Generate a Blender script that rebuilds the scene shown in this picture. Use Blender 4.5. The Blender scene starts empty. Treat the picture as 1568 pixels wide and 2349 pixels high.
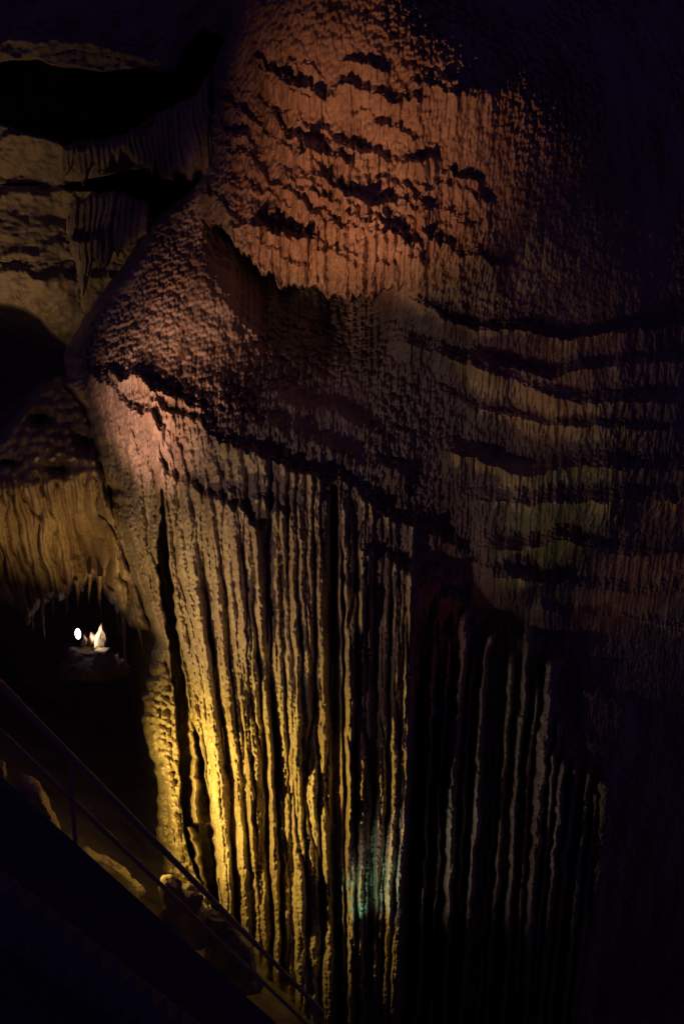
import bpy, math
import numpy as np

scene = bpy.context.scene
COL = scene.collection
# ------------------------------------------------------------------ camera
PITCH = math.radians(12.0)
F = 1827.0                       # focal length in landmark units (frame 1568 x 2349)
CW, CH = 1568.0, 2349.0
cam_data = bpy.data.cameras.new("camera")
cam_data.sensor_fit = 'VERTICAL'
cam_data.sensor_height = 36.0
cam_data.lens = 36.0 * F / CH
cam_data.clip_end = 200.0
cam = bpy.data.objects.new("camera", cam_data)
COL.objects.link(cam)
cam.location = (0, 0, 0)
cam.rotation_euler = (math.radians(90) - PITCH, 0, 0)
scene.camera = cam
CP, SP = math.cos(PITCH), math.sin(PITCH)


def at(px, py, Y):
    """world point at plan distance Y seen at landmark (px, py)"""
    rx = (np.asarray(px, float) - CW / 2) / F
    ry = -(np.asarray(py, float) - CH / 2) / F
    dx, dy, dz = rx, CP + ry * SP, -SP + ry * CP
    t = Y / dy
    return dx * t, Y + 0 * t, dz * t


def v3(px, py, Y):
    a = at(px, py, Y)
    return (float(a[0]), float(a[1]), float(a[2]))


# ------------------------------------------------------------------ world (dim navy fill, added to lift the unlit rock)
world = bpy.data.worlds.new("World")
scene.world = world
world.use_nodes = True
bg = world.node_tree.nodes['Background']
bg.inputs[0].default_value = (0.34, 0.17, 1.0, 1)
bg.inputs[1].default_value = 0.024
scene.view_settings.view_transform = 'Standard'
scene.view_settings.look = 'None'
scene.view_settings.exposure = 0
scene.view_settings.gamma = 1


# ------------------------------------------------------------------ lamps hidden in the cave, plus added fills
def spot(name, pos, aim, power, color, cone=60, blend=1.0, r=0.06):
    ld = bpy.data.lights.new(name, 'SPOT')
    ld.energy = power
    ld.color = color
    ld.spot_size = math.radians(cone)
    ld.spot_blend = blend
    ld.shadow_soft_size = r
    o = bpy.data.objects.new(name, ld)
    COL.objects.link(o)
    o.location = pos
    from mathutils import Vector
    d = Vector(aim) - Vector(pos)
    o.rotation_euler = d.to_track_quat('-Z', 'Y').to_euler()
    return o


YEL = (1.0, 0.69, 0.13)
ORA = (1.0, 0.36, 0.165)
PNK = (1.0, 0.52, 0.38)
GRN = (0.26, 1.0, 0.62)
# amber flood on the floor of the pit, left of the curtain
spot("flood_or_fill", v3(215, 1925, 9.8), v3(600, 1790, 12), 1050, YEL, 112, 1.0, 0.06)
spot("flood_or_fill", v3(160, 1700, 9.4), v3(540, 1300, 12), 340, (1.0, 0.67, 0.24), 90, 1.0, 0.06)  # added fill that carries the amber light up the curtain
# orange flood thrown up at the canopy
spot("flood_or_fill", v3(250, 1400, 6.5), v3(840, 385, 11.6), 1300, ORA, 36, 1.0, 0.05)
# rose flood on the shoulder and dome
spot("flood_or_fill", v3(40, 1420, 8.6), v3(365, 945, 11.8), 760, PNK, 36, 1.0, 0.05)
spot("flood_or_fill", v3(-40, 1300, 8.4), v3(470, 760, 11.8), 420, (1.0, 0.46, 0.24), 36, 1.0, 0.05)
# two fill spots added low down, to brighten the right-hand flutes and alcove columns
spot("flood_or_fill", v3(540, 2250, 10.2), v3(850, 1640, 11.8), 80, (1.0, 0.76, 0.34), 44, 1.0, 0.04)
spot("flood_or_fill", v3(640, 2240, 9.3), v3(1210, 1830, 12.4), 120, (1.0, 0.84, 0.70), 62, 1.0, 0.05)
# green lamp deep in the flutes
spot("flood_or_fill", v3(770, 2260, 10.1), v3(890, 1950, 11.6), 58, GRN, 44, 1.0, 0.04)
# weak lamps on the terraces
spot("flood_or_fill", v3(1050, 1900, 9.0), v3(1260, 1180, 12.6), 60, (0.72, 0.82, 0.24), 22, 1.0, 0.05)
spot("flood_or_fill", v3(1050, 1700, 8.6), v3(1270, 930, 12.6), 90, (1.0, 0.5, 0.18), 16, 1.0, 0.05)
spot("flood_or_fill", v3(1250, 2050, 11.0), v3(1440, 1460, 13.0), 30, (1.0, 0.22, 0.10), 30, 1.0, 0.05)
spot("flood_or_fill", v3(1000, 1900, 10.6), v3(1020, 1390, 12.4), 9, (1.0, 0.20, 0.20), 40, 1.0, 0.05)  # small red glow added on the overhang above the alcove
spot("flood_or_fill", v3(185, 1880, 9.3), v3(222, 1985, 10.7), 26, YEL, 60, 1.0, 0.05)  # extra spot added to brighten the long boulder by the post
spot("flood_or_fill", v3(1150, 1250, 9.5), v3(1330, 640, 13.0), 12, (1.0, 0.16, 0.20), 60, 1.0, 0.05)  # weak maroon tint added over the upper right
# amber lamp under the lobe and a dim one toward the far wall
spot("flood_or_fill", v3(230, 1540, 11.6), v3(130, 1150, 13.2), 150, (1.0, 0.58, 0.16), 76, 1.0, 0.06)
spot("flood_or_fill", v3(-120, 860, 12.4), v3(50, 520, 15), 85, (1.0, 0.62, 0.26), 90, 1.0, 0.08)
spot("flood_or_fill", v3(60, 1290, 10.3), v3(80, 1010, 12.9), 26, (1.0, 0.56, 0.30), 70, 1.0, 0.06)  # frontal fill added to brighten the crust of the lobe
# broad weak ambient fill, added to wash the whole wall
spot("flood_or_fill", v3(-200, 1660, 6.6), v3(1000, 1080, 12.5), 205, (1.0, 0.66, 0.58), 84, 1.0, 0.1)


# ------------------------------------------------------------------ noise
def _h(ix, iy, seed):
    n = (ix.astype(np.int64) * 374761393 + iy.astype(np.int64) * 668265263 + seed * 974634777) & 0xffffffff
    n = ((n ^ (n >> 13)) * 1274126177) & 0xffffffff
    return ((n ^ (n >> 16)) & 0xffff).astype(np.float32) / 65535.0


def noise(x, y, seed=0):
    ix = np.floor(x); iy = np.floor(y)
    fx = (x - ix).astype(np.float32); fy = (y - iy).astype(np.float32)
    ix = ix.astype(np.int64); iy = iy.astype(np.int64)
    u = fx * fx * (3 - 2 * fx); v = fy * fy * (3 - 2 * fy)
    a = _h(ix, iy, seed); b = _h(ix + 1, iy, seed)
    c = _h(ix, iy + 1, seed); d = _h(ix + 1, iy + 1, seed)
    return (a + (b - a) * u + (c - a) * v + (a - b - c + d) * u * v) * 2 - 1


def fbm(x, y, seed=0, n=4):
    t = 0; a = 1.0; s = 0
    for i in range(n):
        t = t + a * noise(x * 2 ** i + 17.3 * i, y * 2 ** i - 9.1 * i, seed + i)
        s += a; a *= 0.5
    return t / s


def worley(x, y, seed=0):
    """distance to the nearest scattered point"""
    ix = np.floor(x); iy = np.floor(y)
    best = np.full(np.shape(x), 9.0, np.float32)
    for dx in (-1, 0, 1):
        for dy in (-1, 0, 1):
            cx = ix + dx; cy = iy + dy
            px = cx + 0.15 + 0.7 * _h(cx, cy, seed); py = cy + 0.15 + 0.7 * _h(cx, cy, seed + 7)
            best = np.minimum(best, ((x - px) ** 2 + (y - py) ** 2).astype(np.float32))
    return np.sqrt(best)


def sst(a, b, x):
    t = np.clip((x - a) / (b - a), 0, 1)
    return t * t * (3 - 2 * t)


def pl(pts, x):
    p = np.array(pts, float)
    return np.interp(x, p[:, 0], p[:, 1])


def relief(ctrl, PX, PY, smooth=0.02):
    """smooth surface through control points (px, py, value), thin plate"""
    c = np.array(ctrl, float)
    P = c[:, :2] / 1000.0
    n = len(c)

    def U(r2):
        return 0.5 * r2 * np.log(r2 + 1e-12)
    K = U(((P[:, None] - P[None]) ** 2).sum(-1)) + np.eye(n) * smooth * 0.02
    A = np.zeros((n + 3, n + 3))
    A[:n, :n] = K; A[:n, n] = 1; A[:n, n + 1:] = P; A[n, :n] = 1; A[n + 1:, :n] = P.T
    w = np.linalg.solve(A, np.concatenate([c[:, 2], [0, 0, 0]]))
    # evaluate coarse, then upsample
    gx = np.linspace(PX.min(), PX.max(), 90); gy = np.linspace(PY.min(), PY.max(), 130)
    GX, GY = np.meshgrid(gx / 1000, gy / 1000)
    V = w[n] + w[n + 1] * GX + w[n + 2] * GY
    for i in range(n):
        V = V + w[i] * U((GX - P[i, 0]) ** 2 + (GY - P[i, 1]) ** 2)
    fx = (PX - gx[0]) / (gx[1] - gx[0]); fy = (PY - gy[0]) / (gy[1] - gy[0])
    ix = np.clip(fx.astype(int), 0, len(gx) - 2); iy = np.clip(fy.astype(int), 0, len(gy) - 2)
    fx = fx - ix; fy = fy - iy
    return (V[iy, ix] * (1 - fx) * (1 - fy) + V[iy, ix + 1] * fx * (1 - fy)
            + V[iy + 1, ix] * (1 - fx) * fy + V[iy + 1, ix + 1] * fx * fy)


# ------------------------------------------------------------------ materials
def rock_mat(name, c1, c2, rough=0.62, bump=0.7, scale=16.0, dist=0.03):
    m = bpy.data.materials.new(name); m.use_nodes = True
    nt = m.node_tree; N = nt.nodes; L = nt.links
    b = N['Principled BSDF']
    b.inputs['Roughness'].default_value = rough
    b.inputs['Specular IOR Level'].default_value = 0.5
    tc = N.new('ShaderNodeTexCoord')
    n1 = N.new('ShaderNodeTexNoise'); n1.inputs['Scale'].default_value = 1.3
    n1.inputs['Detail'].default_value = 6; n1.inputs['Roughness'].default_value = 0.65
    mp = N.new('ShaderNodeMapping'); mp.inputs['Scale'].default_value = (1.6, 1, 0.35)
    L.new(tc.outputs['Object'], mp.inputs[0]); L.new(mp.outputs[0], n1.inputs['Vector'])
    cr = N.new('ShaderNodeValToRGB')
    cr.color_ramp.elements[0].position = 0.34; cr.color_ramp.elements[0].color = (*c1, 1)
    cr.color_ramp.elements[1].position = 0.68; cr.color_ramp.elements[1].color = (*c2, 1)
    L.new(n1.outputs['Fac'], cr.inputs[0])
    n2 = N.new('ShaderNodeTexNoise'); n2.inputs['Scale'].default_value = scale
    n2.inputs['Detail'].default_value = 8; n2.inputs['Roughness'].default_value = 0.7
    L.new(tc.outputs['Object'], n2.inputs['Vector'])
    mx = N.new('ShaderNodeMix'); mx.data_type = 'RGBA'; mx.blend_type = 'MULTIPLY'
    mx.inputs[0].default_value = 0.55
    cr2 = N.new('ShaderNodeValToRGB')
    cr2.color_ramp.elements[0].position = 0.36; cr2.color_ramp.elements[0].color = (0.45, 0.42, 0.4, 1)
    cr2.color_ramp.elements[1].position = 0.6; cr2.color_ramp.elements[1].color = (1, 1, 1, 1)
    L.new(n2.outputs['Fac'], cr2.inputs[0])
    L.new(cr.outputs[0], mx.inputs[6]); L.new(cr2.outputs[0], mx.inputs[7])
    L.new(mx.outputs[2], b.inputs['Base Color'])
    bp = N.new('ShaderNodeBump'); bp.inputs['Strength'].default_value = bump
    bp.inputs['Distance'].default_value = dist
    L.new(n2.outputs['Fac'], bp.inputs['Height']); L.new(bp.outputs[0], b.inputs['Normal'])
    # wet film: patchy roughness
    mr = N.new('ShaderNodeMapRange'); mr.inputs[1].default_value = 0.35; mr.inputs[2].default_value = 0.65
    mr.inputs[3].default_value = rough - 0.3; mr.inputs[4].default_value = min(1, rough + 0.2)
    L.new(n2.outputs['Fac'], mr.inputs[0]); L.new(mr.outputs[0], b.inputs['Roughness'])
    return m


def plain_mat(name, c, rough=0.5, metal=0.0, nscale=30):
    m = bpy.data.materials.new(name); m.use_nodes = True
    nt = m.node_tree; N = nt.nodes; L = nt.links
    b = N['Principled BSDF']
    b.inputs['Roughness'].default_value = rough; b.inputs['Metallic'].default_value = metal
    n = N.new('ShaderNodeTexNoise'); n.inputs['Scale'].default_value = nscale; n.inputs['Detail'].default_value = 6
    tc = N.new('ShaderNodeTexCoord'); L.new(tc.outputs['Object'], n.inputs['Vector'])
    cr = N.new('ShaderNodeValToRGB')
    cr.color_ramp.elements[0].position = 0.3; cr.color_ramp.elements[0].color = (*[k * 0.55 for k in c], 1)
    cr.color_ramp.elements[1].position = 0.65; cr.color_ramp.elements[1].color = (*c, 1)
    L.new(n.outputs['Fac'], cr.inputs[0]); L.new(cr.outputs[0], b.inputs['Base Color'])
    bp = N.new('ShaderNodeBump'); bp.inputs['Strength'].default_value = 0.3; bp.inputs['Distance'].default_value = 0.01
    L.new(n.outputs['Fac'], bp.inputs['Height']); L.new(bp.outputs[0], b.inputs['Normal'])
    return m


FLOW = rock_mat("flowstone", (0.21, 0.145, 0.10), (0.50, 0.41, 0.31), rough=0.52)
LIME = rock_mat("limestone", (0.26, 0.20, 0.14), (0.42, 0.35, 0.25), rough=0.75, bump=0.35, scale=8)
RUBB = rock_mat("rubble", (0.26, 0.20, 0.15), (0.40, 0.33, 0.25), rough=0.75, bump=0.5, scale=10)
CONC = plain_mat("concrete", (0.20, 0.19, 0.18), 0.85)
STEEL = plain_mat("steel_rail", (0.50, 0.36, 0.28), 0.62, 0.0)


# ------------------------------------------------------------------ objects
def empty(name, loc, label=None, cat=None, group=None, kind=None):
    o = bpy.data.objects.new(name, None); COL.objects.link(o); o.location = loc
    o.empty_display_size = 0.3
    tag(o, label, cat, group, kind)
    return o


def tag(o, label=None, cat=None, group=None, kind=None):
    if label: o['label'] = label
    if cat: o['category'] = cat
    if group: o['group'] = group
    if kind: o['kind'] = kind
    return o


def link_mesh(name, co, faces, mat, parent=None, smooth=True, origin=None):
    """co (n,3) array, faces (m,4) or (m,3) int array"""
    co = np.asarray(co, np.float32); faces = np.asarray(faces, np.int32)
    k = faces.shape[1]
    if parent is not None:
        origin = np.array(parent.matrix_basis.translation)
        if parent.parent is not None:
            origin = origin + np.array(parent.parent.matrix_basis.translation)
    elif origin is None:
        origin = np.array([co[:, 0].mean(), co[:, 1].mean(), co[:, 2].min()])
    me = bpy.data.meshes.new(name)
    me.vertices.add(len(co)); me.vertices.foreach_set('co', (co - origin).astype(np.float32).ravel())
    me.loops.add(faces.size); me.loops.foreach_set('vertex_index', faces.ravel())
    me.polygons.add(len(faces))
    me.polygons.foreach_set('loop_start', np.arange(0, faces.size, k, dtype=np.int32))
    me.polygons.foreach_set('loop_total', np.full(len(faces), k, np.int32))
    me.polygons.foreach_set('use_smooth', np.full(len(faces), smooth, bool))
    me.update(calc_edges=True)
    me.materials.append(mat)
    o = bpy.data.objects.new(name, me); COL.objects.link(o)
    if parent is not None:
        o.parent = parent
    else:
        o.location = origin
    return o


def grid_faces(ny, nx):
    i = np.arange(ny * nx, dtype=np.int32).reshape(ny, nx)
    # wound so the normals look back toward the viewer (-Y)
    return np.stack([i[:-1, :-1], i[1:, :-1], i[1:, 1:], i[:-1, 1:]], -1)


def submesh(name, P, Fc, mat, parent=None, origin=None):
    idx, inv = np.unique(Fc.ravel(), return_inverse=True)
    return link_mesh(name, P[idx], inv.reshape(Fc.shape).astype(np.int32), mat, parent, True, origin)


# ================================================================== MAIN FLOWSTONE
STEP = 1.7
def frame(x0, x1, y0, y1, step=STEP):
    xs = np.arange(x0, x1, step); ys = np.arange(y0, y1, step)
    return np.meshgrid(xs, ys)


PX, PY = frame(100, 1760, -160, 2520)
CTRL = [
 (470,60,12.9),(650,-100,11.6),(850,-100,11.7),(1200,-100,15),(1700,-100,20),(620,80,11.6),(850,80,11.3),(1060,120,11.4),(1200,150,12.1),(1400,200,13.8),
 (480,280,12.9),(620,300,12.1),(850,330,11.6),(1050,400,11.6),(1180,450,11.95),(1290,420,12.6),(1500,500,14.2),
 (490,430,12.5),(620,480,11.8),(850,560,11.4),(1050,600,12.1),(1250,700,13.0),(1600,700,14.6),
 (470,500,12.9),(470,620,12.3),(330,600,13.0),(400,760,12.0),(540,740,12.1),(640,720,12.7),(740,760,13.1),(800,850,12.7),(950,800,12.8),(1050,880,12.9),(1300,900,13.1),(1600,900,13.8),
 (180,850,12.9),(300,900,11.9),(450,960,11.4),(700,1050,11.7),(900,1080,12.3),(1100,1080,12.8),(1300,1150,12.8),(1600,1150,13.6),
 (240,1100,12.6),(330,1200,12.1),(480,1250,11.7),(750,1300,11.8),(950,1300,12.3),(1150,1350,12.7),(1400,1400,13.6),(1700,1400,14.5),
 (340,1500,12.5),(500,1650,11.8),(700,1700,11.7),(920,1700,11.55),(1050,1700,12.15),(1250,1700,12.5),(1450,1700,13.2),(1700,1800,16),
 (380,1850,12.4),(520,2000,11.7),(750,2050,11.6),(930,2050,11.55),(1100,2050,12.0),(1300,2100,12.6),(1600,2200,15.5),
 (350,2400,12.2),(700,2450,11.6),(1000,2450,12.1),(1400,2450,14)]
base = relief(CTRL, PX, PY)
wx, wy, wz = at(PX, PY, base)

# left outline of the mass
XB = [(-200,500),(60,528),(130,498),(200,470),(250,476),(300,466),(350,475),(400,468),(440,430),(520,332),(600,285),(680,228),(760,180),(820,148),(880,148),
      (925,190),(1000,212),(1100,238),(1200,262),(1300,292),(1400,325),(1470,352),(1540,345),(1600,330),(1680,332),(1740,345),
      (1800,362),(1900,366),(2000,372),(2060,420),(2120,500),(2250,620),(2349,700),(2600,760)]
xb = pl(XB, PY) + 4 * noise(PY / 17, PX / 40, 9) + 8 * noise(PY / 45, PX / 60 + 1, 3)
edge = PX - xb

tw = np.zeros_like(PX)          # toward the viewer, metres
drape = np.zeros_like(PX)       # where the rock hangs in flutes
wob0 = 0
wob = 9 * noise(PX / 23, PY / 300, 11) + 5 * noise(PX / 9, PY / 300, 12)


def tier(pts, A, s=30, L=90, fade=50, dl=150, jag=1.0):
    """a rim: shelf rises to it from above, fluted drape falls away below"""
    global tw, drape
    p = np.array(pts, float)
    sd = int(p[0, 1]) * 3
    x1 = PX[0]; z1 = x1 * 0
    if p[:, 0].mean() > 1090 and p[:, 1].mean() < 1460: jag = .45
    r = (np.interp(x1, p[:, 0], p[:, 1]) + (11 * noise(x1 / 31, z1, sd) + 7 * noise(x1 / 12, z1, sd + 1) + 4 * noise(x1 / 5, z1, sd + 2)) * jag)[None, :]
    if jag < 1: r = r + 13 * noise(x1 / 130, z1, sd + 9)[None, :]
    A = (A * (1 + 0.5 * noise(x1 / 70, z1, sd + 3)))[None, :]
    e = sst(p[0, 0] - fade, p[0, 0] + fade * .3, PX) * (1 - sst(p[-1, 0] - fade * .3, p[-1, 0] + fade, PX))
    d = PY - r
    up = np.clip(1 + d / s, 0, 1) ** 1.3
    dn = np.exp(-np.clip(d, 0, None) / L) * (1 - 0.0 * d)
    tw = tw + A * e * np.where(d < 0, up, dn)
    drape = np.maximum(drape, e * np.where(d < 0, 0, np.exp(-np.clip(d, 0, None) / dl)) * np.minimum(1, A * 4))


# canopy
tier([(640,180),(700,195),(745,225)], .14, 22, 40)
tier([(700,290),(760,300),(830,345),(900,358),(985,362)], .12, 16, 60, 40)
tier([(690,402),(760,425),(830,458),(900,466),(985,463)], .14, 16, 80, 40)
tier([(500,265),(520,300),(560,320)], .14, 20, 50, 25)
tier([(625,275),(670,318),(720,330)], .14, 20, 50, 25)
tier([(680,335),(730,352),(800,372)], .15, 20, 50, 25)
tier([(595,398),(650,432),(700,468),(790,522)], .13, 14, 70, 30)
tier([(478,330),(520,345),(580,370)], .16, 22, 80, 25)
tier([(975,530),(1010,556),(1085,588),(1150,600)], .10, 16, 70, 35)
tier([(780,190),(850,215),(900,225),(960,240)], .15, 20, 60, 30)
tier([(1000,420),(1060,440),(1120,470)], .09, 14, 60, 30)
tier([(860,520),(920,545),(960,560)], .14, 18, 60, 25)
# ribbons under the left of the canopy
tier([(470,445),(500,470),(540,505)], .2, 20, 30, 15)
tier([(530,528),(600,515),(665,535),(705,555)], .26, 16, 120, 15)
rs = np.random.RandomState(5)
for _ in range(46):      # many small broken rims
    x = rs.uniform(500, 1080); y = rs.uniform(150, 600); w = rs.uniform(25, 80)
    if y > 1.0 * x - 20: continue
    k = 0.55 if x < 760 else 0.25
    tier([(x - w, y - w * k), (x, y + rs.uniform(-4, 4)), (x + w, y + w * k)], rs.uniform(.05, .10), 10, 40, 14, 90)
# terraces on the right
tier([(960,688),(1050,740),(1150,765),(1300,778),(1400,765),(1700,745)], .22, 20, 60, 60)
tier([(1094,812),(1164,836),(1264,864),(1334,846),(1434,834),(1700,830)], .27, 30, 60, 60)
tier([(930,785),(984,814),(1059,844),(1134,874),(1234,900),(1284,909),(1384,924),(1700,930)], .34, 34, 60, 40)
tier([(1010,905),(1084,944),(1184,965),(1300,975),(1500,985),(1700,985)], .2, 20, 55, 60)
tier([(1050,1040),(1159,1069),(1219,1084),(1284,1079),(1384,1069),(1700,1075)], .36, 42, 50, 70)
tier([(1100,1150),(1134,1159),(1219,1166),(1284,1156),(1359,1160),(1700,1165)], .36, 42, 70, 70)
tier([(1130,1255),(1209,1259),(1284,1249),(1384,1264),(1700,1275)], .32, 36, 60, 70)
tier([(1150,1335),(1284,1345),(1384,1352),(1700,1365)], .27, 30, 60, 60)
tier([(1240,1412),(1300,1420),(1400,1425),(1600,1430)], .27, 30, 70, 40)
# shoulder over the curtain
tier([(240,850),(300,862),(345,884),(400,914),(460,942)], .2, 20, 30, 25, 60)
tier([(205,868),(260,902),(300,932),(345,958),(366,985)], .26, 22, 90, 15, 200)
tier([(350,922),(415,956),(500,1005),(550,1026),(625,1052),(700,1082),(784,1110),(840,1140)], .2, 18, 100, 25, 220)
tier([(560,965),(640,985),(740,1020),(840,1060),(920,1090)], .14, 22, 60, 40, 60)
tier([(620,900),(720,930),(850,985),(960,1010)], .10, 22, 60, 40, 60)
tier([(372,1078),(440,1106),(480,1137),(550,1177),(592,1217)], .28, 20, 200, 14, 260)
tier([(500,1100),(560,1130),(620,1160),(650,1175)], .14, 16, 80, 20, 260)
tier([(840,1150),(900,1185),(1000,1232),(1100,1290),(1200,1332)], .22, 28, 90, 30, 200)
tier([(828,1258),(884,1286),(945,1318)], .24, 22, 140, 12, 260)
tier([(770,1332),(800,1345),(832,1362)], .2, 14, 200, 8, 300)
tier([(1010,1372),(1060,1390),(1100,1412)], .26, 24, 140, 20, 260)
tier([(1165,1458),(1205,1462),(1232,1470)], .22, 20, 120, 15, 260)
tier([(1295,1688),(1340,1695),(1385,1720)], .25, 24, 60, 15, 120)
tier([(1250,1735),(1310,1745),(1400,1775)], .3, 24, 90, 15, 200)
tier([(1335,1590),(1380,1600),(1440,1625)], .25, 24, 80, 15, 120)

# lower edge of the canopy: the rock steps back onto the dome
EDGE = [(400,470),(470,500),(530,548),(570,582),(612,632),(665,650),(720,660),(790,686),(850,672),(920,662),(980,690),(1060,740)]
er = pl(EDGE, PX) + 1.1 * wob + 13 * np.abs(noise(PX / 7, PX * 0, 401)) - 6 + 9 * noise(PX / 16, PX * 0, 402)
ew = sst(455, 530, PX) * (1 - sst(790, 960, PX))
dE = PY - er
canopy = dE < 0
tw = tw + ew * np.where(dE < 0, 0.30 * np.clip(1 + dE / 170, 0, 1), -1.2 * np.clip(1 - dE / 170, 0, 1) ** 1.3) * sst(-3, 3, -dE + 0) * (dE < 3) \
        + ew * np.where(dE >= 3, -1.2 * np.clip(1 - dE / 170, 0, 1) ** 1.3, 0)
drape = np.maximum(drape, ew * np.where(dE < 0, np.clip(1 + dE / 220, 0, 1) ** .7, 0))
drape = np.where(dE > 0, np.where(ew > .3, drape * sst(60, 300, dE), drape), drape)

# flow-line coordinate
K18 = [-200, 300, 400, 490, 560, 640, 775, 925, 1041, 1095, 1184, 1234, 1289, 1390, 1900]
K10 = [-425, 65, 215, 372, 470, 610, 768, 945, 1100, 1150, 1250, 1310, 1380, 1500, 2050]
K22 = [-120, 370, 450, 515, 575, 650, 782, 905, 1022, 1064, 1160, 1208, 1250, 1350, 1850]
S = np.empty_like(PX)
for r in range(PX.shape[0]):
    y = PY[r, 0]
    t1 = (y - 1000) / 800.0
    if y < 1800:
        k = np.array(K10) * (1 - max(t1, -1.0)) + np.array(K18) * max(t1, -1.0)
    else:
        t2 = (y - 1800) / 400.0
        k = np.array(K18) * (1 - t2) + np.array(K22) * t2
    S[r] = np.interp(PX[r], k, K18)

dome_ = (dE > 0) * (1 - sst(900, 1050, PX)) * (1 - sst(0, 60, PY - (845 + .22 * (PX - 200).clip(0))))
drape = drape * (1 - .8 * dome_)
# curtain weight
CT = [(100,890),(215,885),(345,960),(500,1012),(784,1112),(834,1260),(950,1320),(1100,1330),(1300,1400),(1568,1430),(1800,1430)]
ct = pl(CT, PX)
cur = sst(-10, 60, PY - ct)
drape = np.maximum(drape, cur)

# fine flutes everywhere the rock hangs, on the flow lines; soft-edged ribs with pinched grooves
wp = 0.4 * noise(S / 60, PY / 200, 21) + 0.16 * noise(S / 30, PY / 60, 22)
ph = S / 17.5 + wp
cell = np.floor(ph)
rib = np.clip(1 - (2 * (ph - cell) - 1) ** 2, 0, 1) ** .62
rnd = _h(cell, np.floor(cell * 0), 31)
ribamp = 0.045 + 0.05 * rnd
broken = 0.8 + 0.3 * noise(cell * 3.7, PY / 90, 33)
fine_w = 1 - 0.5 * sst(1450, 1650, PY)
fl = rib * ribamp * broken * fine_w
# secondary doubling
ph2 = S / 38 + 0.6 * noise(S / 90, PY / 260, 23)
rib2 = np.sqrt(np.clip(1 - (2 * (ph2 - np.floor(ph2)) - 1) ** 2, 0, 1))
fl = fl + 0.09 * rib2 * (0.3 + 0.7 * sst(1000, 1200, PY))

ph3 = S / 8.5 + .6 * noise(S / 22, PY / 70, 24)
rib3 = np.sqrt(np.clip(1 - (2 * (ph3 - np.floor(ph3)) - 1) ** 2, 0, 1))
# the large flutes (centre at 1800, half width, top, depth)
FL = [(446,15,1560,.22),(505,19,1450,.42),(551,15,1500,.40),(575,9,1500,.34),(594,13,1400,.40),(623,9,1450,.42),(653,12,1500,.36),
      (681,15,1450,.40),(712,15,1300,.42),(745,12,1400,.40),(775,9,1350,.42),(803,11,1380,.44),(833,15,1350,.44),
      (875,10,1450,.36),(905,13,1350,.46),(926,9,1330,.42),
      (981,5,1400,0.77),(1041,8,1400,0.81),(1095,6,1440,0.75),(1131,4,1700,.35),(1184,6,1440,0.70),(1238,11,1500,0.75),(1287,8,1730,0.70),
      (1344,6,1760,.60),(1390,14,1780,.60),
      (1010,4,1450,.60),(1066,5,1500,.55),(1150,5,1500,.5),(1210,5,1560,.6),(1264,6,1640,.6),(1312,6,1740,.6),(1367,6,1800,.55)]
big = np.zeros_like(PX); fid = np.full(PX.shape, -1)
dark = sst(935, 965, S) * sst(1330, 1440, PY)      # open alcove between the thin columns
SW = S + 2.2 * noise(S / 50, PY / 130, 41) + 1.5 * noise(S / 50, PY / 35, 42) + dark * (3.5 * noise(S / 60, PY / 110, 43) + 1.8 * noise(S / 30, PY / 28, 44))
PXn = PX + 5 * noise(PY / 26, PX / 40, 180) + 3 * noise(PY / 9, PX / 40, 181)
bestd = np.full(PX.shape, 1e9)
for i, (c, w, top, dep) in enumerate(FL):
    ww = w * (1 + 0.16 * noise(PY / 110 + i * 9, PX * 0, 50 + i) + 0.08 * noise(PY / 28 + i * 5, PX * 0, 80 + i))
    ww = ww * (1.16 if c < 950 else 1.65) * (1 if c < 950 else 1 + .3 * noise(PY / 16 + i * 7, PX / 14, 300 + i))
    q = np.clip(1 - ((SW - c) / ww) ** 2, 0, 1) ** 0.5 * (1 + (.3 * noise(PY / 70 + i * 3, PX * 0, 210 + i) if c < 950 else 0))
    if c < 950: dep *= (.62, .8, .7, .95)[i % 4]
    g = sst(min(top, 1200) - 60, top + 60, PY) if c < 950 else sst(top - 15, top + 30, PY)
    big = np.maximum(big, dep * q * g)
    dd = np.abs(SW - c) / w
    m = dd < bestd
    bestd = np.where(m, dd, bestd); fid = np.where(m, i, fid)
drop = 0.16 * sst(1150, 1560, PY) * (1 - dark) * sst(-6, 14, S - 480) + dark * .75
dE_cur = sst(900, 1000, PY) * (PX < 960)
tw = tw - drop
upc = np.clip((520 - PY) / 260, 0, 1)

# scale-like popcorn, running down the flow lines
wz0 = wz; wz = wz - .8 * tw
wsx = (wx * 8.6 + 0.5 * noise(wx * 3, wz * 3, 60)); wsz = wz * 6.2 + wx * 1.4
w1 = worley(wsx, wsz, 61)
w2 = worley(wx * 19 + 3, wz * 12 - wx * 3, 62)
pop = 0.10 * np.clip(1 - w1 * 1.45, 0, 1) ** .6 + 0.07 * np.clip(1 - w2 * 1.3, 0, 1) + 0.03 * fbm(wx * 5, wz * 4, 63, 4)
pop = pop * (0.35 + 1.15 * np.clip(.9 * noise(wx * 1.1, wz * .9, 64) + .5, 0, 1)) + .05 * np.clip(1 - worley(wx * 4.3, wz * 3.1 + wx * .6, 164) * 1.2, 0, 1)
rough = 0.024 * fbm(wx * 16, wz * 9, 65, 4) + 0.014 * np.clip(1 - w2 * 1.2, 0, 1) + 0.010 * noise(wx * 34, wz * 22, 66)
wz = wz0
bulk = 0.14 * fbm(wx * .9, wz * .7, 67, 3)
ph4 = S / 25 + .7 * noise(S / 55, PY / 150, 25)
rib4 = np.clip(1 - (2 * (ph4 - np.floor(ph4)) - 1) ** 2, 0, 1) ** .3
tw = tw + canopy * drape * .17 * rib4 * (.4 + _h(np.floor(ph4), np.floor(ph4) * 0, 26)) * sst(-240, -60, dE)
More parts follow.
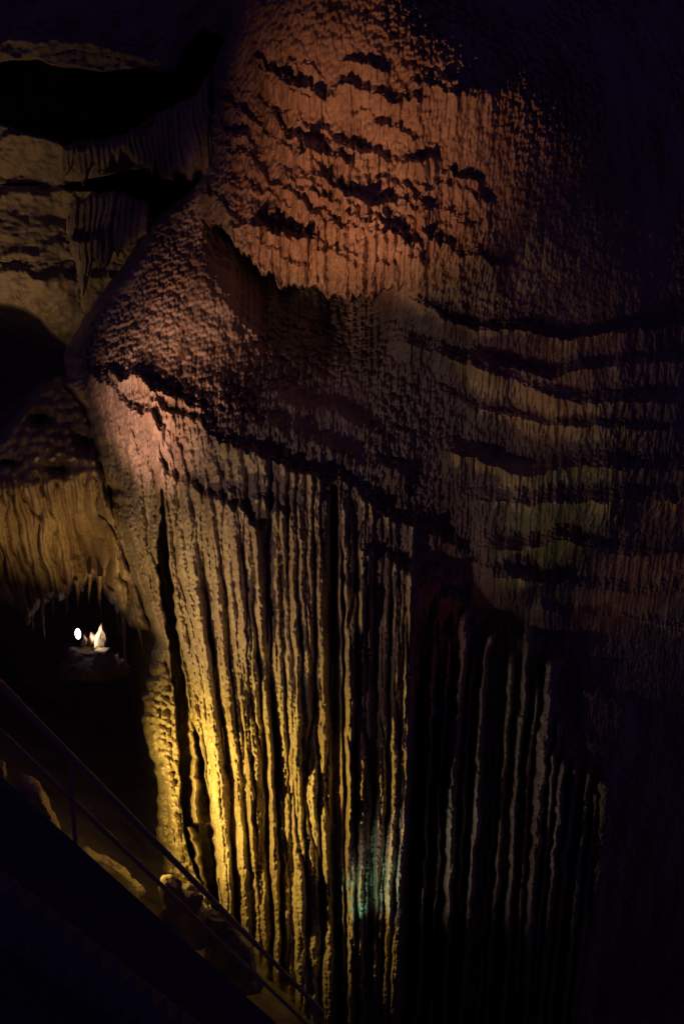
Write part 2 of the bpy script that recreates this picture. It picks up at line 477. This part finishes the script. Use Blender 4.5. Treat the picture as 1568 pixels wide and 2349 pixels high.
tw = tw + bulk + pop * (1 - .85 * drape * (1 - np.maximum(.75 * upc, .35) * canopy)) + drape * fl * (1 - dark) * (1 + 1.6 * canopy + 1.15 * dE_cur) + big + rough * (.6 + drape)
# scaly lips on the flutes
sc = noise(wx * 14, wz * 7 + noise(wx * 6, wz * 2, 68), 69)
tw = tw + drape * 0.013 * np.abs(sc) + sst(1000, 1200, PY) * (0.022 * np.clip(1 - 1.3 * worley(wx * 22, wz * 13 + wx * 4, 170), 0, 1) + .009 * noise(wx * 34, wz * 16, 171) + .035 * fbm(wx * 5, wz * 2.0, 172, 4) + .03 * rib3)

# gap between the edge column and the curtain, and the slot down the middle
GL = [(1100,366),(1200,366),(1300,357),(1400,375),(1500,388),(1700,407),(1850,413),(1950,425),(2050,470),(2120,500)]
GR = [(1100,372),(1200,384),(1300,393),(1400,404),(1500,414),(1600,431),(1720,466),(1850,484),(2000,498),(2120,506)]
gl = pl(GL, PY) + 3 * noise(PY / 15, PY * 0, 71); gr = pl(GR, PY) + 3 * noise(PY / 18, PY * 0, 72)
inside = np.minimum(PX - gl, gr - PX)
gap = sst(0, 5, inside) * sst(1090, 1220, PY)
strip = np.exp(-((PXn - (437 + (PY - 1600) * .055)) / 11) ** 2) * sst(1560, 1600, PY) * (1 - sst(1885, 1893, PY))
strip2 = np.exp(-((PXn - (436 + (PY - 1900) * .27)) / 9) ** 2) * sst(1893, 1899, PY) * (1 - sst(2040, 2060, PY))
tw = tw - gap * 1.15 + gap * (strip * .95 + strip2 * 1.1)
sl = (PX - (766 + (PY - 1100) * .012)) / 8
tw = tw - 0.5 * np.exp(-sl ** 4) * sst(1105, 1125, PY) * (1 - .3 * sst(1500, 1800, PY))
# edge column: knobbly lower half
colz = (PX < gl) * sst(1430, 1520, PY)
w3 = worley(wx * 7, wz * 7, 73)
tw = tw + colz * (0.22 * np.clip(1 - w3 * 1.3, 0, 1) + 0.14 * fbm(wx * 4, wz * 4, 74, 4)) - colz * drape * fl * .7
# rounded outline
RW = 46.0 - 8 * sst(1300, 1500, PY)
q = np.clip(1 - edge / RW, 0, 1)
back = 1.25 * (1 - np.sqrt(np.clip(1 - q * q, 0, 1)))
# crust knobs on the left rim
tw = tw - back
# bottom fades into the pit
tot = base - tw * 0.97
fx_, fy_, fz_ = at(PX, PY, tot)
# lateral swell so the flutes are not a pure relief
fx_ = fx_ + drape * 0.015 * noise(wz * 5, wx * 8, 75)
P = np.stack([fx_, fy_, fz_], -1).reshape(-1, 3)
Fg = grid_faces(*PX.shape)


def cen(a):
    return a[:-1, :-1]


keep = cen(edge > 0)
lab = np.zeros(keep.shape, int)                       # 0 dome
lab[cen(canopy & (PX > 466) & (PX < 1010) | (PX >= 1010) & (PY < pl([(1000,700),(1050,738),(1300,776),(1700,745)], PX)) | (PY < 440) & (PX > 440))] = 1
terr = cen((PX > pl([(690,980),(800,930),(900,1010),(1165,900),(1260,1000),(1400,1000)], PY)) & (PY < ct))
lab[terr & (lab == 0)] = 2
curt = cen(PY > ct) & (lab != 1)
lab[curt] = 3
lab[cen((PX < gl + 3) & (PY > 1130))] = 4
fz = cen((PY > 1440 + 12 * noise(PX / 9, PX * 0, 77)) & (S > 478) & (PX >= gl + 3))
lab[fz] = 10 + cen(fid)[fz]
strips = cen((PX > gl + 3) & (PX < gr) & (PY > 1440))
lab[strips] = 5
root = empty("flowstone_formation", v3(800, 2400, 12.5),
             "huge brown flowstone cascade with orange lit canopy above a long fluted yellow curtain", "flowstone")
names = {0: ("dome", "rough knobbly brown dome"), 1: ("canopy", "overhanging canopy in tiers, lit orange"),
         2: ("terrace", "dim stacked terraces to the right"), 3: ("curtain", None),
         4: ("edge_column", "knobbly yellow lit column at the left edge"), 5: ("recess", "dark slot beside the edge column")}
for k in np.unique(lab[keep]):
    nm, lb = names.get(int(k), ("flute", None))
    o = submesh(nm, P, Fg[keep & (lab == k)], FLOW, root)
    if lb: o['label'] = lb
    if k >= 10:
        c = FL[int(k) - 10][0]
        if c > 950: o['label'] = "thin dim flute standing in the dark alcove"


# ================================================================== LEFT SIDE
def slab(name, x0, x1, ctrl, top, bot, left=None, right=None, thick=0.5, rw=16, fn=None, mat=FLOW, step=2.0, rag=10, **tags):
    """a hanging or standing rock body with its outline given by landmark curves; its rim curls back to give it depth"""
    y0 = min(p[1] for p in top) - 30; y1 = max(p[1] for p in bot) + 60
    X, Y = frame(x0, x1, y0, y1, step)
    b = relief(ctrl, X, Y) if len(ctrl) > 1 else X * 0 + ctrl[0][2]
    ax, ay, az = at(X, Y, b)
    n1 = noise(X / 9, X * 0 + 2, 5) * rag * .6 + noise(X / 24, X * 0 + 3, 6) * rag
    d = np.minimum(Y - (pl(top, X) + .5 * n1), pl(bot, X) + 1.6 * n1 - Y)
    d = np.minimum(d, X - x0 - 2 if left is None else X - (pl(left, Y) + 3 * noise(Y / 14, Y * 0, 8)))
    d = np.minimum(d, x1 - 2 - X if right is None else pl(right, Y) + 3 * noise(Y / 14, Y * 0, 9) - X)
    q = np.clip(1 - d / rw, 0, 1)
    dep = b + thick * (1 - np.sqrt(np.clip(1 - q * q, 0, 1)))
    dep = dep - (fn(X, Y, ax, az) if fn else 0)
    p = np.stack(at(X, Y, dep), -1).reshape(-1, 3)
    k = cen(d > 0)
    o = submesh(name, p, grid_faces(*X.shape)[k], mat)
    tag(o, **tags)
    return o


def lumps(a, z, s=7, A=.06, seed=90):
    return A * np.clip(1 - worley(a * s, z * s, seed) * 1.3, 0, 1) + .5 * A * fbm(a * s * .6, z * s * .6, seed + 2, 4)


def flutes(X, Y, a, z, per=15, A=.1, lean=0.0, seed=95):
    p = (X - lean * Y) / per + .6 * noise(X / 50, Y / 90, seed) + .3 * noise(X / 20, Y / 40, seed + 1)
    c = np.floor(p)
    return A * (0.5 + _h(c, c * 0, seed + 2)) * np.sqrt(np.clip(1 - (2 * (p - c) - 1) ** 2, 0, 1)) + 0.02 * fbm(a * 14, z * 8, seed + 3, 3)


# --- far cave wall with its black hollows
WX, WY = frame(-260, 660, -200, 2520, 2.6)
wb = relief([(0,0,15.2),(300,0,15.4),(560,0,15.5),(0,110,14.6),(300,120,14.8),(0,500,14.8),(150,500,15.2),(400,500,15.5),
             (0,700,14.8),(150,720,15.2),(0,900,17.5),(200,1000,16),(0,1200,16.0),(200,1250,15.5),(0,1500,19),(300,1500,18.5),
             (0,1900,17),(300,1900,16.5),(600,1900,16),(0,2400,14.5),(500,2400,14.5),(620,1200,17)], WX, WY)
ax, ay, az = at(WX, WY, wb)


def hollow(pts_top, pts_bot, A, soft=14, x0=-400, x1=900):
    t = pl(pts_top, WX) + 6 * noise(WX / 30, WX * 0, 101); b = pl(pts_bot, WX) + 6 * noise(WX / 26, WX * 0, 102)
    d = np.minimum(np.minimum(WY - t, b - WY), np.minimum(WX - x0, x1 - WX))
    return A * sst(0, soft, d)


wd = wb.copy()
wd = wd + hollow([(-260,150),(60,135),(120,142),(230,160),(330,155),(400,165),(420,120),(470,60),(520,90)],
                 [(-260,290),(0,285),(100,320),(150,335),(300,310),(350,270),(420,250),(520,200)], 5)
wd = wd + hollow([(130,420),(180,415),(300,385),(420,390),(470,420)], [(130,425),(180,440),(300,452),(350,500),(470,480)], 3)
wd = wd + hollow([(-260,660),(0,690),(60,705),(110,745),(160,790)], [(-260,980),(0,950),(80,890),(160,860)], 3, 20, -400, 180)
tiers = 0
for pts, A in (([(-260,92),(100,95),(200,100),(300,128),(420,150)], .35), ([(-260,30),(100,45),(300,20),(500,40)], .2),
               ([(-260,430),(0,448),(60,440),(110,452),(150,440)], .17), ([(-260,610),(0,622),(60,632),(100,645),(160,640)], .18),
               ([(-260,560),(0,590),(90,585),(150,545)], .12), ([(-260,330),(0,318),(80,312),(140,335)], .12)):
    r = pl(pts, WX) + 5 * noise(WX / 20, WX * 0, 105) + 3 * noise(WX / 7, WX * 0, 106); d = WY - r
    tiers = tiers + A * np.where(d < 0, np.clip(1 + d / 16, 0, 1), np.exp(-d.clip(0) / 60)) * sst(0, 1, 1 - np.clip((WX - 200) / 400, 0, 1))
crack = np.abs(fbm(ax * .9 + .3 * fbm(ax * 3, az * 3, 110, 3), az * .9, 111, 3))
wd = wd - tiers - 0.3 * fbm(ax * .9, az * 1.1, 112, 5) - 0.07 * fbm(ax * 5, az * 7, 113, 5) - .03 * np.clip(1 - worley(ax * 7, az * 10, 116), 0, 1) * (noise(ax, az, 117) > 0) + 0.06 * np.exp(-(crack / .012) ** 2)
wp_ = np.stack(at(WX, WY, wd), -1).reshape(-1, 3)
o = submesh("cave_wall", wp_, grid_faces(*WX.shape).reshape(-1, 4), LIME)
tag(o, "pale smooth limestone wall with cracks and black hollows at the left", "cave wall", None, "structure")

# --- hanging draperies on the left
def fB(X, Y, a, z):
    return flutes(X, Y, a, z, 13, .11, .12) + .04 * fbm(a * 3, z * 3, 120, 3)
slab("drapery", 140, 492, [(150,350,14.2),(300,330,13.9),(470,300,12.9),(420,230,13.4),(300,400,14.1),(150,450,14.4),(470,420,13.1)],
     [(140,338),(160,332),(200,322),(290,318),(296,292),(345,290),(360,262),(420,232),(455,212),(470,170),(492,150)],
     [(140,400),(190,402),(235,382),(290,366),(340,384),(362,412),(420,408),(492,396)], thick=.6, rw=20, fn=fB, rag=15,
     label="dim grey drapery of thin hanging folds between the black hollow and the orange canopy", cat="drapery")
def fC(X, Y, a, z):
    sh = 552 + 5 * noise(X / 12, X * 0, 130); d = Y - sh
    return flutes(X, Y, a, z, 14, .12, -.12, 140) + .25 * np.where(d < 0, np.clip(1 + d / 12, 0, 1), np.exp(-d.clip(0) / 40)) * (1 - sst(225, 245, X))
slab("drapery", 148, 345, [(150,450,14.3),(330,450,13.6),(330,600,13.4),(150,650,14.2)],
     [(148,455),(170,452),(240,436),(290,446),(345,460)],
     [(148,600),(170,640),(190,655),(215,612),(250,600),(290,570),(345,520)], left=[(430,172),(470,158),(520,150),(560,160),(600,170),(660,182)], thick=.5, rw=14, fn=fC, rag=16,
     label="tan two-tier drapery with pointed drips beside the smooth yellow wall", cat="drapery")
# big crusted mass with the amber curtain below
def fD(X, Y, a, z):
    up = 1 - sst(1085, 1125, Y + .08 * X)
    pocket = np.exp(-((X - 205 - (Y - 1230) * .25) / 34) ** 2 - ((Y - 1240) / 105) ** 2)
    holes = sum(np.exp(-((X - cx) / rx) ** 2 - ((Y - cy) / ry) ** 2) for cx, cy, rx, ry in
                ((190,1010,26,26),(140,1075,26,12),(20,1060,22,8),(95,960,26,16)))
    f = flutes(X, Y, a, z, 33, .2, .26, 150) + flutes(X, Y, a, z, 13, .06, .2, 250) + .12 * fbm(a * 1.2, z * .8, 255, 3)
    return up * (lumps(a, z, 5.5, .16, 160) + .25 * fbm(a * 1.5, z * 1.5, 163, 3)) + (1 - up) * f * (1 - .95 * pocket) - .45 * pocket * (1 - up) - .5 * holes
slab("flowstone_lobe", -150, 352, [(-100,1000,13.6),(60,960,13.6),(200,960,13.4),(60,1090,12.9),(220,1080,12.9),(-100,1200,13.2),(60,1250,13.5),(200,1250,13.4),(310,1300,12.7),(100,1420,14.0),(320,1440,12.7)],
     [(-150,1010),(0,990),(40,960),(80,900),(140,862),(180,905),(215,930),(352,980)],
     [(-150,1380),(0,1370),(60,1440),(105,1395),(160,1365),(200,1335),(235,1345),(262,1400),(300,1440),(352,1440)],
     right=[(800,190),(925,205),(1000,225),(1100,250),(1200,275),(1300,306),(1400,340),(1500,360)], thick=.9, rw=26, fn=fD, rag=9,
     label="knobbly crusted flowstone lobe with amber lit hanging folds above the small lamp", cat="flowstone")

# --- single stalactites under the lobe
def lathe(prof, n=14, jx=0.0, seed=1, flute=0.08):
    co = []; k = len(prof)
    th = np.linspace(0, 2 * math.pi, n, endpoint=False)
    for j, (cx, cy, cz, r) in enumerate(prof):
        rr = r * (1 + flute * np.sin(th * 3 + seed) + 1.2 * flute * noise(th * 2 + seed, th * 0 + j * .6, seed))
        co.append(np.stack([cx + rr * np.cos(th), cy + rr * np.sin(th), cz + 0 * th], -1))
    co = np.concatenate(co)
    f = [[j * n + i, (j + 1) * n + i, (j + 1) * n + (i + 1) % n, j * n + (i + 1) % n] for j in range(k - 1) for i in range(n)]
    return co, f


STL = [(272,1300,1545,292,9,13.0,"long curved"),(296,1320,1425,297,8,12.9,"stout amber"),(262,1330,1460,275,6,13.4,"thin grey"),(318,1400,1500,326,5,12.9,"short pale"),
       (118,1340,1420,122,7,14.0,"blunt dim"),(150,1340,1412,153,5,13.6,"short crooked"),(176,1330,1398,180,6,13.5,"narrow dull"),
       (205,1315,1385,207,5,13.4,"slender golden"),(228,1320,1418,233,6,13.3,"tapering brown"),(98,1370,1470,101,6,13.8,"lengthy faint"),(70,1370,1450,74,6,14.0,"dim leftmost")]
for i, (x, ya, yb, x2, w, Yd, ds) in enumerate(STL):
    pr = []
    for t in np.linspace(0, 1, 26):
        p = v3(x + (x2 - x) * t + 2 * math.sin(t * 5 + i), ya + (yb - ya) * t, Yd)
        pr.append((p[0], p[1], p[2], max(.004, w / F * Yd * (1 - t) ** .7 * (1 + .12 * math.sin(t * 23 + i)))))
    co, f = lathe(pr, 14, 0, i + 3, .12)
    o = link_mesh("stalactite", co, f, FLOW)
    tag(o, ds + " stalactite hanging under the amber folds near the small lamp", "stalactite", "stalactites under the left lobe")

# ------------------------------------------------------------------ lamp ledge
def rock(name, pts, mat, label, cat="rock", group=None, seed=0, sub=3, amp=.06, parent=None, smooth=0.0):
    """boulder or shard: hull of given corners, subdivided and roughened"""
    import bmesh
    bm = bmesh.new()
    for p in pts: bm.verts.new(p)
    r = bmesh.ops.convex_hull(bm, input=bm.verts)
    bmesh.ops.delete(bm, geom=[g for g in r['geom_interior'] if isinstance(g, bmesh.types.BMVert)], context='VERTS')
    bmesh.ops.triangulate(bm, faces=bm.faces)
    for _ in range(sub): bmesh.ops.subdivide_edges(bm, edges=bm.edges, cuts=1, use_grid_fill=True, smooth=smooth)
    bmesh.ops.triangulate(bm, faces=bm.faces)
    bm.normal_update()
    ext = max((max(p[k] for p in pts) - min(p[k] for p in pts)) for k in range(3))
    from mathutils import noise as mn, Vector
    for v in bm.verts:
        v.co += v.normal * (mn.fractal(v.co * (3.2 / ext) + Vector((seed, 0, 0)), 1.0, 2.0, 5) * amp * ext)
    co = np.array([v.co[:] for v in bm.verts]); bm.verts.index_update()
    f = np.array([[v.index for v in fc.verts] for fc in bm.faces]); bm.free()
    o = link_mesh(name, co, f, mat, parent, smooth=True)
    if parent is None: tag(o, label, cat, group)
    return o


def outline_rock(pts2, Y, depth, mat, label, seed=0, **k):
    pts = [v3(x, y, Y) for x, y in pts2]
    cx = sum(p[0] for p in pts2) / len(pts2); cy = sum(p[1] for p in pts2) / len(pts2)
    pts += [v3(cx + (x - cx) * .6, cy + (y - cy) * .75, Y + depth) for x, y in pts2]
    pts += [v3(cx + (x - cx) * .55 + 1, cy + (y - cy) * .6, Y - depth * .6) for x, y in pts2]
    return rock("rock_shard", pts, mat, label, "rock", "rocks beside the small lamp", seed, **k)


PALE = rock_mat("calcite", (0.42, 0.31, 0.21), (0.72, 0.60, 0.46), rough=0.6, bump=.4, scale=16)
YL = 15.0
outline_rock([(234,1426),(218,1462),(215,1488),(228,1493),(241,1492),(250,1468),(246,1447)], YL, .14, PALE,
             "largest pointed pale rock shard right of the small lamp", 1, amp=.025)
outline_rock([(192,1453),(184,1480),(190,1483),(199,1478),(202,1465)], YL, .07, PALE,
             "small white glaring rock touching the lamp", 2, amp=.025)
outline_rock([(207,1448),(201,1472),(205,1482),(214,1477),(221,1458)], YL + .1, .07, PALE,
             "tan three-cornered rock between the white rock and the largest shard", 3, amp=.025)
# ledge carrying them
lp = [v3(155,1486,YL-.1), v3(215,1500,YL-.3), v3(258,1490,YL-.1), v3(262,1480,YL+.7), v3(150,1476,YL+.7),
      v3(145,1520,YL-.2), v3(215,1545,YL-.5), v3(300,1530,YL-.2), v3(150,1560,YL+.7), v3(300,1560,YL+.7)]
rock("rock_ledge", lp, RUBB, "low rough rock ledge carrying the small lamp and its pale shards", "rock ledge", None, 5, sub=4, amp=.08)
co, f = [], []
lampr = empty("cave_lamp", v3(179, 1468, YL - .05), "small glaring white oval lamp among pale rocks in the dark hollow", "lamp")
EM = bpy.data.materials.new("lamp_glow"); EM.use_nodes = True
eb = EM.node_tree.nodes['Principled BSDF']
eb.inputs['Emission Color'].default_value = (1.0, 0.93, 1.0, 1); eb.inputs['Emission Strength'].default_value = 6
DARKM = plain_mat("lamp_metal", (0.05, 0.05, 0.055), 0.4, 0.8)
from mathutils import Vector
lc = Vector(v3(179, 1454, YL - .05))
n = 28; rx, rz = 7.0 / F * YL, 13.5 / F * YL
th = np.linspace(0, 2 * math.pi, n, endpoint=False)
rings = []
for k, (s, dy) in enumerate([(0.02, -.035), (.45, -.032), (.8, -.022), (1.0, 0)]):
    rings.append(np.stack([lc.x + s * rx * np.cos(th), lc.y + dy + 0 * th, lc.z + s * rz * np.sin(th)], -1))
f = [[j * n + i, (j + 1) * n + i, (j + 1) * n + (i + 1) % n, j * n + (i + 1) % n] for j in range(3) for i in range(n)]
link_mesh("lens", np.concatenate(rings), f, EM, lampr)
rings = []
for k, (s, dy) in enumerate([(1.0, .001), (1.12, -.005), (1.12, .03), (.8, .09), (.3, .11), (.02, .112)]):
    rings.append(np.stack([lc.x + s * rx * np.cos(th), lc.y + dy + 0 * th, lc.z + s * rz * np.sin(th)], -1))
f = [[j * n + i, (j + 1) * n + i, (j + 1) * n + (i + 1) % n, j * n + (i + 1) % n] for j in range(5) for i in range(n)]
link_mesh("housing", np.concatenate(rings), f, DARKM, lampr)
st = [(lc.x, lc.y + .05, lc.z - rz * 1.0, .012), (lc.x, lc.y + .05, lc.z - rz * 2.2, .012)]
co, f = lathe(st, 10, 0, 1, 0); link_mesh("stem", co, f, DARKM, lampr)
# its light
spot("lamp_light", (lc.x + .03, lc.y - .16, lc.z + .02), v3(232, 1462, YL - .02), 34, (1, .78, .56), 74, .6, .02)

# ------------------------------------------------------------------ cave floor and boulders by the stairs
GX, GY = np.meshgrid(np.linspace(-12, 14, 260), np.linspace(1.5, 19, 190))
gz = -7.6 - .62 * (GX + 4.5).clip(-8, 7.5) - .28 * (GY - 8) + .35 * fbm(GX * .6, GY * .6, 200, 4) + .06 * fbm(GX * 3, GY * 3, 201, 3)
gz = np.minimum(gz, -6.6)
# keep the sheet below the sight of the stairs
gp = np.stack([GX, GY, gz], -1).reshape(-1, 3)
gf = grid_faces(*GX.shape).reshape(-1, 4)[:, ::-1]
tag(link_mesh("ground", gp, gf, RUBB), "dark rubble floor of the pit sloping down to the right", "cave floor", None, "structure")


def boulder(poly, Y, depth, label, seed, group="boulders lit amber beside the stairway"):
    pts = [v3(x, y, Y) for x, y in poly]
    cx = sum(p[0] for p in poly) / len(poly); cy = sum(p[1] for p in poly) / len(poly)
    pts += [v3(cx + (x - cx) * .7, cy + (y - cy) * .8 + 10, Y + depth) for x, y in poly]
    pts += [v3(cx + (x - cx) * .8, cy + (y - cy) * .8 + 10, Y - depth * .5) for x, y in poly]
    return rock("boulder", pts, RUBB, label, "boulder", group, seed, sub=4, amp=.08, smooth=.08)


boulder([(55,1788),(75,1795),(105,1830),(128,1880),(150,1960),(40,1960),(30,1830)], 9.6, .5, "narrow amber boulder left of the rail post", 11)
boulder([(192,1946),(240,1960),(275,1985),(330,2030),(330,2060),(200,2060),(180,1990)], 10.8, .3, "long smooth amber boulder right of the rail post under the middle rail", 12)
boulder([(375,2010),(420,2015),(455,2040),(470,2090),(470,2180),(370,2160),(360,2060)], 9.9, .25, "dim brown boulder under the handrail at the foot of the edge column", 13)
boulder([(470,2085),(520,2090),(560,2140),(590,2200),(600,2280),(470,2260),(462,2130)], 10.0, .25, "rounded grey brown boulder beneath the lower end of the handrail", 14)
boulder([(438,2053),(462,2055),(458,2095),(440,2110),(428,2090)], 9.5, .1, "small upright grey block against the handrail", 15)
boulder([(-10,1742),(8,1750),(14,1772),(-5,1790)], 9.5, .2, "tiny pale stone at the left edge between the rails", 16)

# ------------------------------------------------------------------ stairway and railing
H0, H1 = Vector(v3(-60, 1507, 5.9)), Vector(v3(740, 2322, 9.6))
HD = (H1 - H0).normalized()
DOWN = Vector((0, 0, -1))


def tube(a, b, r, n=14):
    a, b = Vector(a), Vector(b); d = (b - a).normalized()
    u = d.cross(Vector((0, 0, 1))); u = u.normalized() if u.length > 1e-3 else Vector((1, 0, 0)); w = d.cross(u)
    ks = np.linspace(0, 1, 9); co = []
    for t in ks:
        c = a.lerp(b, t)
        for i in range(n):
            th = 2 * math.pi * i / n
            co.append((c + u * math.cos(th) * r + w * math.sin(th) * r)[:])
    f = [[j * n + i, j * n + (i + 1) % n, (j + 1) * n + (i + 1) % n, (j + 1) * n + i] for j in range(len(ks) - 1) for i in range(n)]
    return np.array(co), f


rail = empty("stair_railing", H0.lerp(H1, .5) + DOWN * 1.2, "dark steel pipe railing running diagonally down to the right", "railing")
co, f = tube(H0, H1, .031); link_mesh("handrail", co, f, STEEL, rail)
co, f = tube(H0 + DOWN * .46, H1 + DOWN * .46, .023); link_mesh("middle_rail", co, f, STEEL, rail)
for t in (0.172, 0.97):
    p = H0.lerp(H1, t); co, f = tube(p, p + DOWN * 1.0, .021); link_mesh("post", co, f, STEEL, rail)

# concrete flight on the near side of the railing
side = Vector((HD.y, -HD.x, 0)).normalized()
if side.y > 0: side = -side
import bmesh
stair = empty("stairway", H0.lerp(H1, .5) + DOWN * 1.6, "unlit concrete stairway descending in front of the railing", "stairs")


def prism(name, pts, vec, mat, parent):
    bm = bmesh.new()
    a = [bm.verts.new(p) for p in pts]; b = [bm.verts.new(Vector(p) + vec) for p in pts]
    bm.faces.new(a); bm.faces.new(b[::-1])
    for i in range(len(a)):
        j = (i + 1) % len(a); bm.faces.new([a[i], b[i], b[j], a[j]])
    bmesh.ops.recalc_face_normals(bm, faces=bm.faces)
    bmesh.ops.triangulate(bm, faces=bm.faces)
    bm.verts.index_update()
    co = np.array([v.co[:] for v in bm.verts]); f = np.array([[v.index for v in q.verts] for q in bm.faces]); bm.free()
    return link_mesh(name, co, f, mat, parent, smooth=False)


run = Vector((HD.x, HD.y, 0)); drop = -HD.z; NS = 34
L = (H1 - H0).length + 1.2; stp = L / NS
A0 = H0 - HD * 1.2 + DOWN * .97; A1 = H1 + DOWN * .97
prism("side_wall", [A0 + DOWN * -.04, A1 + DOWN * -.04, A1 + DOWN * 5, A0 + DOWN * 5], side * .12, CONC, stair)
for i in range(NS):
    a = A0 + HD * (i * stp); b = a + run.normalized() * (run.length * stp)
    prism("step", [a + side * .122 + DOWN * 1.2, b + side * .122 + DOWN * 1.2, b + side * .122 + DOWN * 1.6, a + side * .122 + DOWN * 1.6], side * 1.1, CONC, stair)
